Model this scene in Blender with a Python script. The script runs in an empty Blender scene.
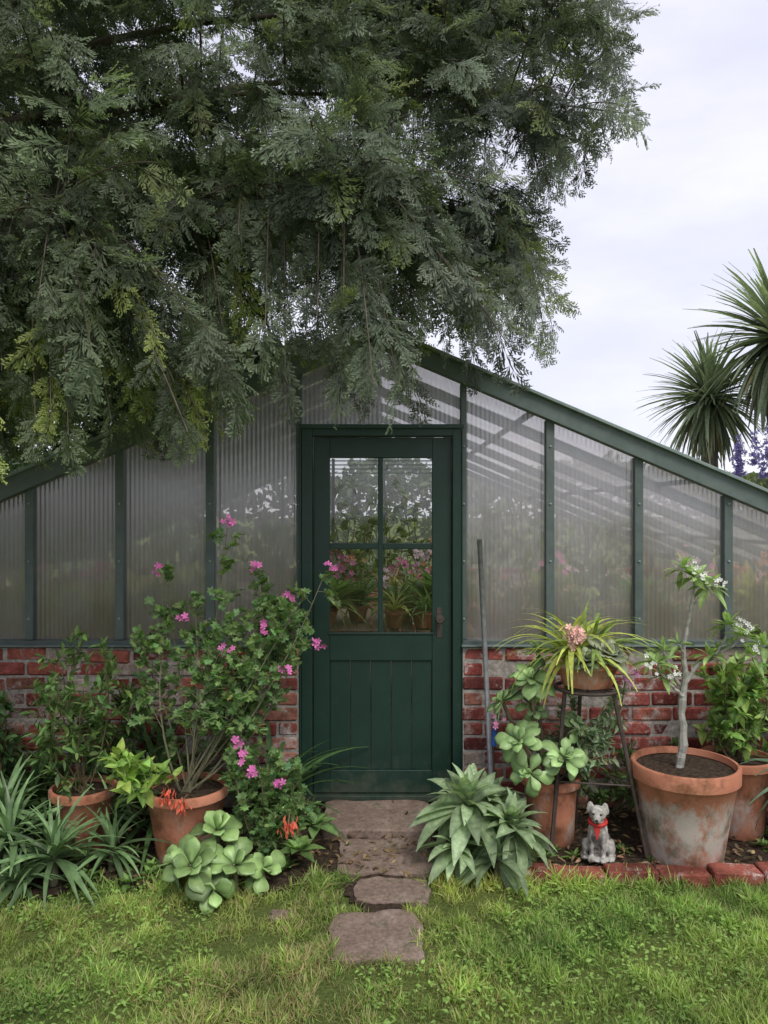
import bpy, bmesh, math
import numpy as np
from mathutils import Vector, Matrix
rng = np.random.default_rng(11)
R_ = math.radians
scene = bpy.context.scene
CAMY, CAMZ, FPX = -4.45, 1.70, 770.0
UP = np.array([0, 0, 1.0])

# ------------------------------------------------------------------ helpers
def at(u, v, d):
    """world point measured from the photo, at distance d from the viewpoint"""
    return np.array([(u-384)*d/FPX, CAMY+d, CAMZ+(512-v)*d/FPX])

class MB:
    def __init__(s):
        s.V=[]; s.F=[]; s.C=[]; s.n=0
    def add(s, V, F, col=(1,1,1), m=0):
        V=np.asarray(V,float).reshape(-1,3)
        C=np.asarray(col,float)
        if C.ndim==1: C=np.tile(C,(len(V),1))
        s.V.append(V); s.C.append(C)
        if not isinstance(F,list): F=[F]
        for f in F:
            f=np.asarray(f,int)
            if f.size: s.F.append((f+s.n,m))
        s.n+=len(V)
    def inst(s, tpl, R, pos, scale, col, m=0):
        V,F,C=tpl
        k=len(pos)
        if k==0: return
        scale=np.broadcast_to(np.asarray(scale,float),(k,))
        VV=np.einsum('kij,nj->kni',R*scale[:,None,None],V)+pos[:,None,:]
        col=np.broadcast_to(np.asarray(col,float),(k,3))
        CC=C[None]*col[:,None,:]
        n=len(V); off=(np.arange(k)*n)[:,None,None]
        FF=[(f[None]+off).reshape(-1,f.shape[1]) for f in F if len(f)]
        s.add(VV.reshape(-1,3),FF,CC.reshape(-1,3),m)
    def build(s, name, mats, parent=None, smooth=False, bevel=0):
        me=bpy.data.meshes.new(name)
        V=np.concatenate(s.V); C=np.concatenate(s.C)
        me.vertices.add(len(V)); me.vertices.foreach_set('co',V.ravel())
        tot=[];idx=[];mi=[]
        for f,m in s.F:
            tot.append(np.full(len(f),f.shape[1])); idx.append(f.ravel()); mi.append(np.full(len(f),m))
        tot=np.concatenate(tot); idx=np.concatenate(idx); mi=np.concatenate(mi)
        me.loops.add(len(idx)); me.loops.foreach_set('vertex_index',idx.astype(np.int32))
        me.polygons.add(len(tot))
        st=np.concatenate([[0],np.cumsum(tot)[:-1]])
        me.polygons.foreach_set('loop_start',st.astype(np.int32))
        me.update(calc_edges=True)
        me.polygons.foreach_set('material_index',mi.astype(np.int32))
        me.polygons.foreach_set('use_smooth',np.full(len(tot),smooth))
        a=me.color_attributes.new('Col','FLOAT_COLOR','POINT')
        a.data.foreach_set('color',np.concatenate([C,np.ones((len(C),1))],1).ravel())
        for mt in mats: me.materials.append(mt)
        me.update()
        ob=bpy.data.objects.new(name,me); scene.collection.objects.link(ob)
        if parent: ob.parent=parent
        if bevel:
            b=ob.modifiers.new('bevel','BEVEL'); b.width=bevel; b.segments=2; b.limit_method='ANGLE'
        return ob

def empty(name, loc=(0,0,0)):
    e=bpy.data.objects.new(name,None); scene.collection.objects.link(e); e.location=loc; return e

def nrm(a): 
    a=np.asarray(a,float); return a/np.maximum(np.linalg.norm(a,axis=-1,keepdims=True),1e-9)
def frames(d,n):
    d=nrm(d); x=np.cross(d,n); bad=np.linalg.norm(x,axis=-1)<1e-4
    x[bad]=np.array([1,0,0]); x=nrm(x); z=np.cross(x,d)
    return np.stack([x,d,z],-1)
def rdir(k): return nrm(rng.normal(size=(k,3)))
def box(mb,x0,x1,y0,y1,z0,z1,col=(1,1,1),m=0):
    V=[(x,y,z) for z in (z0,z1) for y in (y0,y1) for x in (x0,x1)]
    mb.add(V,np.array([[0,2,3,1],[4,5,7,6],[0,1,5,4],[2,6,7,3],[0,4,6,2],[1,3,7,5]]),col,m)
def beam(mb,p0,p1,w,h,col=(1,1,1),m=0,up=(0,0,1)):
    p0=np.array(p0,float);p1=np.array(p1,float);d=nrm(p1-p0);s=nrm(np.cross(d,up));u=np.cross(s,d)
    V=[]
    for a in (-.5,.5):
        for p in (p0,p1):
            for b in (-.5,.5): V.append(p+s*w*b+u*h*a)
    mb.add(V,np.array([[0,2,3,1],[4,5,7,6],[0,1,5,4],[2,6,7,3],[0,4,6,2],[1,3,7,5]]),col,m)
def tube(mb,P,r,sides=6,col=(1,1,1),m=0):
    P=np.asarray(P,float);n=len(P);r=np.broadcast_to(np.asarray(r,float),(n,))
    T=nrm(np.gradient(P,axis=0));ref=np.array([.3,.9,.1]) if abs(T[0][2])>.5 else UP
    X=nrm(np.cross(T,ref));Y=np.cross(T,X);a=np.arange(sides)*2*math.pi/sides
    V=P[:,None]+r[:,None,None]*(X[:,None]*np.cos(a)[None,:,None]+Y[:,None]*np.sin(a)[None,:,None])
    F=[]
    for i in range(n-1):
        for j in range(sides):
            k=(j+1)%sides;F.append([i*sides+j,i*sides+k,(i+1)*sides+k,(i+1)*sides+j])
    mb.add(V.reshape(-1,3),[np.array(F),np.array([list(range(sides))]),np.array([[ (n-1)*sides+q for q in range(sides)][::-1]])],col,m)
def curve(a,b,bow,n=7):
    a=np.asarray(a,float);b=np.asarray(b,float);t=np.linspace(0,1,n)[:,None]
    return a*(1-t)+b*t+np.asarray(bow)*4*t*(1-t)
def lathe(mb,prof,seg,c,col=(1,1,1),m=0,wob=0):
    prof=np.array(prof,float);n=len(prof);a=np.arange(seg)*2*math.pi/seg
    V=np.zeros((n,seg,3));w=1+wob*np.sin(a*2+1)
    V[:,:,0]=prof[:,0,None]*np.cos(a)*w;V[:,:,1]=prof[:,0,None]*np.sin(a)*w;V[:,:,2]=prof[:,1,None]
    V+=np.array(c,float);F=[]
    for i in range(n-1):
        for j in range(seg):
            k=(j+1)%seg;F.append([i*seg+j,i*seg+k,(i+1)*seg+k,(i+1)*seg+j])
    mb.add(V.reshape(-1,3),np.array(F),col,m)

# ------------------------------------------------------------------ materials
def newmat(name):
    m=bpy.data.materials.new(name);m.use_nodes=True;nt=m.node_tree;nt.nodes.clear()
    return m,nt,nt.nodes,nt.links
def ramp(nt,fac,stops):
    r=nt.nodes.new('ShaderNodeValToRGB');e=r.color_ramp.elements
    while len(e)<len(stops): e.new(.5)
    for q,(p,c) in zip(e,stops): q.position=p;q.color=(*c,1) if len(c)==3 else c
    nt.links.new(fac,r.inputs[0]);return r
def mixc(nt,f,a,b,mode='MIX'):
    x=nt.nodes.new('ShaderNodeMix');x.data_type='RGBA';x.blend_type=mode
    for s,v in ((x.inputs[0],f),(x.inputs[6],a),(x.inputs[7],b)):
        if hasattr(v,'links'): nt.links.new(v,s)
        elif isinstance(v,(int,float)): s.default_value=v
        else: s.default_value=(*v,1)
    return x.outputs[2]
def noise(nt,co,scale,detail=5,rough=.6,vec=None):
    n=nt.nodes.new('ShaderNodeTexNoise');n.inputs['Scale'].default_value=scale
    n.inputs['Detail'].default_value=min(detail,6);n.inputs['Roughness'].default_value=rough
    if vec is not None:
        mp=nt.nodes.new('ShaderNodeMapping');mp.inputs['Scale'].default_value=vec
        nt.links.new(co,mp.inputs[0]);co=mp.outputs[0]
    nt.links.new(co,n.inputs[0]);return n.outputs[0]
def finish(nt,col,rough=.7,bump=None,bstr=.3,bdist=.01,spec=.4,metal=0):
    p=nt.nodes.new('ShaderNodeBsdfPrincipled');o=nt.nodes.new('ShaderNodeOutputMaterial')
    if hasattr(col,'links'): nt.links.new(col,p.inputs['Base Color'])
    else: p.inputs['Base Color'].default_value=(*col,1)
    if hasattr(rough,'links'): nt.links.new(rough,p.inputs['Roughness'])
    else: p.inputs['Roughness'].default_value=rough
    p.inputs['Specular IOR Level'].default_value=spec;p.inputs['Metallic'].default_value=metal
    if bump is not None:
        b=nt.nodes.new('ShaderNodeBump');b.inputs['Strength'].default_value=bstr;b.inputs['Distance'].default_value=bdist
        nt.links.new(bump,b.inputs['Height']);nt.links.new(b.outputs[0],p.inputs['Normal'])
    nt.links.new(p.outputs[0],o.inputs[0]);return p,o
def tc(nt): return nt.nodes.new('ShaderNodeTexCoord').outputs['Object']
def attr(nt):
    a=nt.nodes.new('ShaderNodeAttribute');a.attribute_name='Col';return a.outputs['Color']
def zrange(nt,co,z0,z1,v0,v1,axis=2):
    z=nt.nodes.new('ShaderNodeSeparateXYZ');nt.links.new(co,z.inputs[0])
    mr=nt.nodes.new('ShaderNodeMapRange')
    for i,v in zip((1,2,3,4),(z0,z1,v0,v1)): mr.inputs[i].default_value=v
    nt.links.new(z.outputs[axis],mr.inputs[0]);return mr.outputs[0]
def madd(nt,a,b,op='ADD'):
    n=nt.nodes.new('ShaderNodeMath');n.operation=op
    for s,v in zip(n.inputs,(a,b)):
        if hasattr(v,'links'): nt.links.new(v,s)
        else: s.default_value=v
    return n.outputs[0]

def leafmat(name,trans=.3,rough=.5,spec=.35,nscale=30):
    m,nt,n,l=newmat(name);a=attr(nt);co=tc(nt)
    r=ramp(nt,noise(nt,co,nscale,2),[(.3,(.65,.68,.62)),(.7,(1.25,1.2,1.15))])
    c=mixc(nt,1.0,a,r.outputs[0],'MULTIPLY')
    p,o=finish(nt,c,rough,spec=spec)
    t=n.new('ShaderNodeBsdfTranslucent');c2=mixc(nt,1.0,c,(1.5,1.6,.9),'MULTIPLY');l.new(c2,t.inputs[0])
    x=n.new('ShaderNodeMixShader');x.inputs[0].default_value=trans
    l.new(p.outputs[0],x.inputs[1]);l.new(t.outputs[0],x.inputs[2]);l.new(x.outputs[0],o.inputs[0])
    return m
M_leaf=leafmat('leaf'); M_con=leafmat('conifer_leaf',.38,.6,.35,3); M_grass=leafmat('grass_blade',.4,.5,.3,2.5)
M_succ=leafmat('succulent_leaf',.12,.4,.45,14)
def plain(name,lo,hi,scale,rough=.7,bs=.3,bd=.01,vec=None,spec=.4,metal=0,useattr=False,detail=6):
    m,nt,n,l=newmat(name);co=tc(nt);f=noise(nt,co,scale,detail,.65,vec)
    c=ramp(nt,f,[(.3,lo),(.7,hi)]).outputs[0]
    if useattr: c=mixc(nt,1.0,c,attr(nt),'MULTIPLY')
    finish(nt,c,rough,f,bs,bd,spec,metal);return m
M_bark=plain('bark',(.05,.04,.03),(.14,.115,.09),25,.9,.6,.01,(1,1,.25))
M_stem=plain('stem',(.6,.6,.6),(1.2,1.2,1.2),40,.7,.3,.003,useattr=True)
M_soil=plain('soil',(.022,.016,.011),(.11,.078,.054),40,.95,1,.03,spec=.15)
M_metal=plain('galvanised',(.25,.26,.27),(.42,.43,.44),30,.5,.1,.002,metal=.5)
M_rust=plain('dark_iron',(.035,.028,.025),(.10,.07,.055),50,.65,.3,.003)
M_frame=plain('grey_green_metal',(.082,.112,.102),(.135,.168,.155),9,.5,.1,.004,useattr=True)
M_petal=plain('petal',(.85,.85,.85),(1.1,1.1,1.1),30,.6,0,.001,useattr=True)
M_wood=plain('bench_timber',(.16,.12,.08),(.3,.24,.17),12,.8,.3,.005,(1,.1,1))

def m_door():
    m,nt,n,l=newmat('green_door_paint');co=tc(nt)
    f=noise(nt,co,5,8,.7);g=noise(nt,co,60,4,.6,(1,1,.08))
    c=ramp(nt,f,[(.3,(.008,.030,.021)),(.75,(.013,.043,.031))]).outputs[0]
    d=ramp(nt,noise(nt,co,14,8,.75),[(.56,(0,0,0)),(.8,(.35,.35,.35))]).outputs[0]
    c=mixc(nt,d,c,(.05,.085,.07))
    dust=madd(nt,noise(nt,co,9,6,.7),zrange(nt,co,.5,.05,-.35,.12))
    c=mixc(nt,ramp(nt,dust,[(.45,(0,0,0)),(.7,(.5,.5,.5))]).outputs[0],c,(.10,.10,.07))
    finish(nt,c,.42,g,.12,.004,.45);return m
M_door=m_door()
def m_brick():
    m,nt,n,l=newmat('old_brick');co=tc(nt);a=attr(nt)
    f=noise(nt,co,45,6,.7)
    c=mixc(nt,1.0,a,ramp(nt,f,[(.25,(.5,.45,.45)),(.75,(1.35,1.3,1.25))]).outputs[0],'MULTIPLY')
    w=ramp(nt,noise(nt,co,6,10,.8),[(.515,(0,0,0)),(.59,(.85,.85,.85))]).outputs[0]
    pz=ramp(nt,noise(nt,co,22,6,.8),[(.38,(.1,.1,.1)),(.55,(1,1,1))]).outputs[0]
    w=mixc(nt,1.0,w,pz,'MULTIPLY')
    c=mixc(nt,w,c,(.56,.51,.48))
    dk=ramp(nt,noise(nt,co,3.2,6,.7),[(.40,(.45,.42,.40)),(.58,(1,1,1))]).outputs[0]
    c=mixc(nt,1.0,c,dk,'MULTIPLY')
    finish(nt,c,.9,f,.7,.008,.2);return m
M_brick=m_brick()
M_mortar=plain('mortar',(.18,.155,.135),(.48,.44,.40),30,.95,.8,.01,spec=.15)
def m_terra(name,white):
    m,nt,n,l=newmat(name);co=tc(nt);f=noise(nt,co,40,6,.7)
    c=ramp(nt,noise(nt,co,6,6,.6),[(.3,(.34,.125,.07)),(.7,(.52,.23,.14))]).outputs[0]
    w=noise(nt,co,8,9,.75,(1,1,.6))
    wr=ramp(nt,madd(nt,w,zrange(nt,co,.41,.28,-.16,.12*white)),[(.5,(0,0,0)),(.66,(.85,.85,.85))]).outputs[0]
    c=mixc(nt,wr,c,(.46,.43,.39))
    g=ramp(nt,noise(nt,co,5,7,.7),[(.36,(.42,.44,.36)),(.5,(1,1,1))]).outputs[0]
    c=mixc(nt,1.0,c,g,'MULTIPLY')
    finish(nt,c,.85,f,.35,.004,.25);return m
M_terra=m_terra('terracotta',-.1);M_terraW=m_terra('weathered_terracotta',1.15)
def m_stone():
    m,nt,n,l=newmat('paver_stone');co=tc(nt);f=noise(nt,co,60,8,.75)
    c=ramp(nt,noise(nt,co,7,8,.7),[(.3,(.17,.12,.092)),(.55,(.28,.205,.165)),(.75,(.36,.29,.24))]).outputs[0]
    c=mixc(nt,1.0,c,ramp(nt,f,[(.3,(.55,.55,.55)),(.7,(1.25,1.25,1.25))]).outputs[0],'MULTIPLY')
    mo=ramp(nt,noise(nt,co,11,6,.7),[(.55,(0,0,0)),(.68,(.65,.65,.65))]).outputs[0]
    c=mixc(nt,mo,c,(.08,.09,.045))
    finish(nt,c,.9,f,.8,.008,.2);return m
M_stone=m_stone()
def m_poly(name,tr,tint,lucent,stain_plant_tone):
    m,nt,n,l=newmat(name);co=tc(nt)
    dirt_plant_tone=ramp(nt,noise(nt,co,1.8,6,.7,(1,1,.6)),[(.3,(.84,.82,.79)),(.7,(1,1,1))]).outputs[0]
    if stain_plant_tone:
        s=madd(nt,noise(nt,co,2.2,5,.6,(1,1,.5)),zrange(nt,co,2.0,1.05,-.30,.16))
        dirt_plant_tone=mixc(nt,ramp(nt,s,[(.36,(0,0,0)),(.72,(.9,.9,.9))]).outputs[0],dirt_plant_tone,(.56,.51,.38))  # algae stain, plus the blurred dark of plants behind painted in towards the bottom
    t=n.new('ShaderNodeBsdfTransparent');l.new(mixc(nt,1.0,dirt_plant_tone,tint,'MULTIPLY'),t.inputs[0])
    u=n.new('ShaderNodeBsdfTranslucent');l.new(mixc(nt,1.0,dirt_plant_tone,(1,.97,1),'MULTIPLY'),u.inputs[0])
    d=n.new('ShaderNodeBsdfDiffuse');l.new(mixc(nt,1.0,dirt_plant_tone,(.86,.83,.88),'MULTIPLY'),d.inputs[0])
    g=n.new('ShaderNodeBsdfGlossy');g.inputs['Roughness'].default_value=.14;g.inputs[0].default_value=(.97,.97,1,1)
    a=n.new('ShaderNodeMixShader');a.inputs[0].default_value=lucent;l.new(d.outputs[0],a.inputs[1]);l.new(u.outputs[0],a.inputs[2])
    b=n.new('ShaderNodeMixShader');b.inputs[0].default_value=tr;l.new(a.outputs[0],b.inputs[1]);l.new(t.outputs[0],b.inputs[2])
    fr=n.new('ShaderNodeFresnel');fr.inputs[0].default_value=1.85
    c=n.new('ShaderNodeMixShader');l.new(fr.outputs[0],c.inputs[0]);l.new(b.outputs[0],c.inputs[1]);l.new(g.outputs[0],c.inputs[2])
    o=n.new('ShaderNodeOutputMaterial');l.new(c.outputs[0],o.inputs[0]);return m
M_poly=m_poly('polycarbonate',.64,(1,.98,.97),.40,True)
M_roof=m_poly('roof_polycarbonate',.78,(1,.99,1.0),.97,False)
def m_glass():
    m,nt,n,l=newmat('window_glass')
    t=n.new('ShaderNodeBsdfTransparent');t.inputs[0].default_value=(.93,.95,.93,1)
    g=n.new('ShaderNodeBsdfGlossy');g.inputs['Roughness'].default_value=.03
    fr=n.new('ShaderNodeFresnel');fr.inputs[0].default_value=1.5
    c=n.new('ShaderNodeMixShader');l.new(fr.outputs[0],c.inputs[0]);l.new(t.outputs[0],c.inputs[1]);l.new(g.outputs[0],c.inputs[2])
    o=n.new('ShaderNodeOutputMaterial');l.new(c.outputs[0],o.inputs[0]);return m
M_glass=m_glass()
def m_ground():
    m,nt,n,l=newmat('lawn_ground');co=tc(nt)
    a=noise(nt,co,1.3,6,.6);b=noise(nt,co,60,6,.7)
    c=ramp(nt,a,[(.35,(.12,.16,.045)),(.55,(.17,.21,.06)),(.72,(.25,.23,.11))]).outputs[0]
    c=mixc(nt,1.0,c,ramp(nt,b,[(.3,(.4,.42,.4)),(.7,(1.2,1.2,1.1))]).outputs[0],'MULTIPLY')
    finish(nt,c,.95,b,1,.02,.15);return m
M_ground=m_ground()

# ------------------------------------------------------------------ leaf templates
def leaf(shape,w,n=5,fold=.25,curl=.5,rib=1.25,base=.8):
    t=np.linspace(0,1,n+1)
    f={'strap':lambda t:np.minimum(1,.55+t*2)*(1-t**2.5),
       'lance':lambda t:np.sin(math.pi*np.clip(t,0,1)**.85)**.8+.08*(1-t),
       'ovate':lambda t:np.sin(math.pi*t**.7)+.04*(1-t),
       'spat':lambda t:np.sin(math.pi*t**1.9)**.75+.16*(1-t)}[shape](t)
    hw=np.maximum(f*w/2,.006)
    a=curl*(t-.0);dy=np.cos(a);dz=-np.sin(a)
    y=np.concatenate([[0],np.cumsum((dy[1:]+dy[:-1])/2)/n]);z=np.concatenate([[0],np.cumsum((dz[1:]+dz[:-1])/2)/n])
    V=[];C=[]
    for i in range(n+1):
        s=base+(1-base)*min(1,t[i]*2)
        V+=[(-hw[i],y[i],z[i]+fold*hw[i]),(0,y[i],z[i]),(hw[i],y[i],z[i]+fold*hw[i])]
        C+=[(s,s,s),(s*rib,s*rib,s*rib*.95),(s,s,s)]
    F=[]
    for i in range(n):
        b=i*3;F+=[[b,b+1,b+4,b+3],[b+1,b+2,b+5,b+4]]
    return np.array(V),[np.array(F)],np.array(C)
def lobed(n=7):
    k=n*4;V=[(0,.5,0)];C=[(1.1,1.1,1)]
    for i in range(k):
        th=-math.pi/2+2*math.pi*(i/k);r=.5*(.80+.2*math.cos(i/4*2*math.pi))
        if i==0: r=.12
        V.append((r*math.cos(th),.5+r*math.sin(th),.10*math.sin(th*3)*r+.18*r));C.append((.9,.92,.9))
    F=[[0,1+i,1+(i+1)%k] for i in range(k)]
    return np.array(V),[np.array(F)],np.array(C)
def flower(np_=5,w=.6,cup=.5):
    V=[];C=[];F=[]
    for i in range(np_):
        a=2*math.pi*i/np_;d=np.array([math.cos(a),math.sin(a),0]);s=np.array([-d[1],d[0],0]);b=len(V)
        for t,ww in ((.05,.06),(.55,w*.5),(.9,w*.42),(1.02,w*.15)):
            z=cup*t*t*.6
            for q in (-1,1): V.append(d*t+s*ww*q+UP*z);C.append((1-.35*(1-t),)*3)
        for j in range(3): F.append([b+2*j,b+2*j+1,b+2*j+3,b+2*j+2])
    return np.array(V),[np.array(F)],np.array(C)
L_strap=leaf('strap',.07,8,.4,1.3,1.15);L_strap2=leaf('strap',.062,9,.35,1.7,1.15);L_stiff=leaf('strap',.070,5,.35,.6,1.1)
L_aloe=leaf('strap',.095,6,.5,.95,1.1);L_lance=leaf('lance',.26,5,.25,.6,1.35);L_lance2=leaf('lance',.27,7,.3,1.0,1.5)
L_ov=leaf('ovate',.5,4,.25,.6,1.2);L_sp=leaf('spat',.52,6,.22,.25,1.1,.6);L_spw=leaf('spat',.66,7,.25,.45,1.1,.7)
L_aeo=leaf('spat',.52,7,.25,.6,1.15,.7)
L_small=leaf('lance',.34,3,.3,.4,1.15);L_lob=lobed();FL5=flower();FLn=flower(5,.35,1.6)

def rosette(mb,tpl,pos,n,ln,e0,e1,col,inner=.45,var=.2,axis=None,m=0,jit=.12,darken=.75):
    i=np.arange(n);f=i/max(1,n-1)
    az=i*2.39996+rng.uniform(0,6)+rng.normal(0,jit,n);el=e0+(e1-e0)*f+rng.normal(0,jit,n)
    d=np.stack([np.cos(el)*np.cos(az),np.cos(el)*np.sin(az),np.sin(el)],1)
    nn=np.stack([-np.sin(el)*np.cos(az),-np.sin(el)*np.sin(az),np.cos(el)],1)
    if axis is not None:
        q=np.array(Vector((0,0,1)).rotation_difference(Vector(axis)).to_matrix());d=d@q.T;nn=nn@q.T
    nn=nn+rng.normal(0,jit*.8,(n,3))
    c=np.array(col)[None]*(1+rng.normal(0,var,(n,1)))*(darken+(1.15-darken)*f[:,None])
    s=ln*(1+(inner-1)*f)*rng.uniform(.8,1.15,n)
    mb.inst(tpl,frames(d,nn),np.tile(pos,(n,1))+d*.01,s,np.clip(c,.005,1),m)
def scatter_leaves(mb,P,D,tpl,size,col,var=.25,m=0,hue=.1):
    k=len(P);n=nrm(rng.normal(0,.45,(k,3))+UP)
    c=np.array(col)[None]*(1+rng.normal(0,var,(k,1)))*(1+rng.normal(0,hue,(k,3))*np.array([1,.4,.8]))
    mb.inst(tpl,frames(np.array(D)+1e-4,n),np.array(P),size*rng.uniform(.6,1.2,k),np.clip(c,.004,1),m)
def shrub(mb,base,tips,tpl,size,col,twigs=7,tl=.16,nl=7,r=.008,stemcol=(.12,.10,.05),start=.3,ms=1,bow=.06,droop=0,up=.4):
    P=[];D=[]
    for tp in tips:
        c=curve(np.array(base)+rng.normal(0,.02,3)*[1,1,0],tp,rng.normal(0,bow,3)*[1,1,.3],8)
        tube(mb,c,np.linspace(r,r*.35,8),5,stemcol,ms)
        for k in range(twigs):
            t=start+(1-start)*(k+rng.random())/twigs;i=min(6,int(t*7));p=c[i]+(c[i+1]-c[i])*(t*7-i)
            dr=nrm(rdir(1)[0]+np.array([0,0,up]));L=tl*rng.uniform(.5,1.2)*(1.15-.5*t)
            e=p+dr*L;cc=curve(p,e,[0,0,.02-droop],4)
            tube(mb,cc,[r*.35,r*.3,r*.25,r*.15],4,stemcol,ms)
            for q in range(nl):
                s=rng.uniform(.15,1.05);P.append(p+(e-p)*s+[0,0,.02*s]);D.append(nrm(dr*.6+rdir(1)[0]*.9+[0,0,.15-droop]))
    scatter_leaves(mb,P,D,tpl,size,col)
def flowers(mb,c,n,rad,size,col,tpl=FL5,m=2,face=(0,-1,.5)):
    P=np.array(c)+rng.normal(0,rad,(n,3));nn=nrm(np.array(face)+rng.normal(0,.5,(n,3)))
    R=frames(nrm(np.cross(nn,rdir(n))),nn)
    mb.inst(tpl,R,P,size*rng.uniform(.7,1.2,n),np.clip(np.array(col)*(1+rng.normal(0,.15,(n,1))),.01,1),m)

# ------------------------------------------------------------------ ground
mb=MB();S=220
gx=np.concatenate([[-S,-40,-12],np.linspace(-5,5,41),[12,40,S]]);gy=np.concatenate([[-S,-40,-12],np.linspace(-6,8,43),[20,60,S]])
X,Y=np.meshgrid(gx,gy);Z=.008*np.sin(X*2.1+1)*np.sin(Y*1.7)*(np.abs(X)<6)*(Y<-1.0)
V=np.stack([X,Y,Z],-1).reshape(-1,3);nx=len(gx);F=[[j*nx+i,j*nx+i+1,(j+1)*nx+i+1,(j+1)*nx+i] for j in range(len(gy)-1) for i in range(nx-1)]
mb.add(V,np.array(F));mb.build('ground',[M_ground],smooth=True)
def in_bed(x,y):
    left=(x<-.33)&(y>-1.0+.07*np.sin(x*5)+.05*np.sin(x*13))&(x>-4.2)
    right=(x>.30)&(y>-.93)&(x<4.2)
    mid=(x>=-.33)&(x<=.30)&(y>-.86)
    path=(np.abs(x+.01)<.15+.05*np.sin(y*17))&(y>-1.22)&(y<=-.86)
    return (left|right|mid)&(y<0.3)|path
mb=MB();gx=np.arange(-4.2,4.2,.03);gy=np.arange(-1.30,.08,.03);X,Y=np.meshgrid(gx,gy)
Z=.010+.008*rng.random(X.shape)+.006*np.sin(X*9)*np.sin(Y*11)
keep=in_bed(X,Y)
nx=len(gx)
k=keep[:-1,:-1]&keep[1:,1:]
jj,ii=np.nonzero(k)
F=np.stack([jj*nx+ii,jj*nx+ii+1,(jj+1)*nx+ii+1,(jj+1)*nx+ii],1)
mb.add(np.stack([X,Y,Z],-1).reshape(-1,3),F)
P=np.stack([rng.uniform(-2.4,2.4,1700),rng.uniform(-.95,-.1,1700),rng.uniform(.03,.045,1700)],1);P=P[in_bed(P[:,0],P[:,1])]
scatter_leaves(mb,P,rdir(len(P))*[1,1,.15],L_small,.045,(.24,.17,.10),.4,1)
mb.build('soil_bed',[M_soil,M_leaf],smooth=True)

def slab(name,x0,x1,y0,y1,z,th=.09,mat=M_stone,rot=0):
    bm=bmesh.new()
    bmesh.ops.create_cube(bm,size=1)
    bmesh.ops.subdivide_edges(bm,edges=bm.edges[:],cuts=9,use_grid_fill=True)
    ph=rng.uniform(0,6,4)
    for v in bm.verts:
        r=rng.normal(0,.0016,3)
        cx=1-.08*abs(v.co.x*2)**6*abs(v.co.y*2)**6
        wx=.007*math.sin(v.co.y*9+ph[0])+.004*math.sin(v.co.y*21+ph[1]);wy=.007*math.sin(v.co.x*8+ph[2])+.004*math.sin(v.co.x*19+ph[3])
        v.co=Vector((v.co.x*(x1-x0)*cx+wx*v.co.x*2,v.co.y*(y1-y0)*cx+wy*v.co.y*2,v.co.z*th))+Vector(r)
    me=bpy.data.meshes.new(name);bm.to_mesh(me);bm.free();me.materials.append(mat)
    for p in me.polygons:p.use_smooth=True
    ob=bpy.data.objects.new(name,me);scene.collection.objects.link(ob);ob.location=((x0+x1)/2,(y0+y1)/2,z-th/2);ob.rotation_euler[2]=rot
    b=ob.modifiers.new('b','BEVEL');b.width=.008;b.segments=2;b.limit_method='ANGLE';b.angle_limit=R_(50)
    return ob
slab('door_step',-.33,.25,-.48,-.06,.060,.12)
slab('stepping_stone',-.22,.27,-.88,-.50,.027,.09,rot=.03)
slab('stepping_stone',-.13,.20,-1.13,-.92,.022,.08,rot=-.04)
slab('stepping_stone',-.21,.15,-1.56,-1.21,.021,.08,rot=.05)
slab('stepping_stone',-.47,-.37,-1.27,-1.19,.017,.05,rot=.1)

def brick_tpl(L,W,H,bv=.006):
    bm=bmesh.new();bmesh.ops.create_cube(bm,size=1)
    for v in bm.verts: v.co=Vector((v.co.x*L,v.co.y*W,v.co.z*H))
    bmesh.ops.bevel(bm,geom=bm.edges[:],offset=bv,segments=1,affect='EDGES')
    V=np.array([v.co[:] for v in bm.verts]);q=[];t=[]
    for f in bm.faces:
        i=[v.index for v in f.verts];(q if len(i)==4 else t).append(i)
    bm.free();return V,[np.array(q),np.array(t)],np.ones((len(V),3))
def bcol(k):
    base=np.array([[.34,.092,.075],[.40,.135,.10],[.27,.07,.06],[.21,.065,.06],[.42,.19,.14],[.35,.105,.09]])
    c=base[rng.integers(0,len(base),k)]*rng.uniform(.7,1.15,(k,1))
    pale=rng.random(k)<.10;c[pale]=np.array([.46,.39,.34])*rng.uniform(.8,1.1,(pale.sum(),1));return c
def rots(k,s):
    a=rng.normal(0,s,(k,3));return np.array([Matrix.Rotation(z,3,'Z')@Matrix.Rotation(y,3,'Y')@Matrix.Rotation(x,3,'X') for x,y,z in a])
mb=MB();k=14
P=np.stack([.66+np.arange(k)*.238,-.905+rng.normal(0,.006,k),.018+rng.normal(0,.004,k)],1)
ec=np.array([.33,.11,.08])*rng.uniform(.75,1.15,(k,1))
mb.inst(brick_tpl(.228,.105,.075),rots(k,.03),P,1,ec);mb.build('brick_garden_edging',[M_brick])

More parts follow.
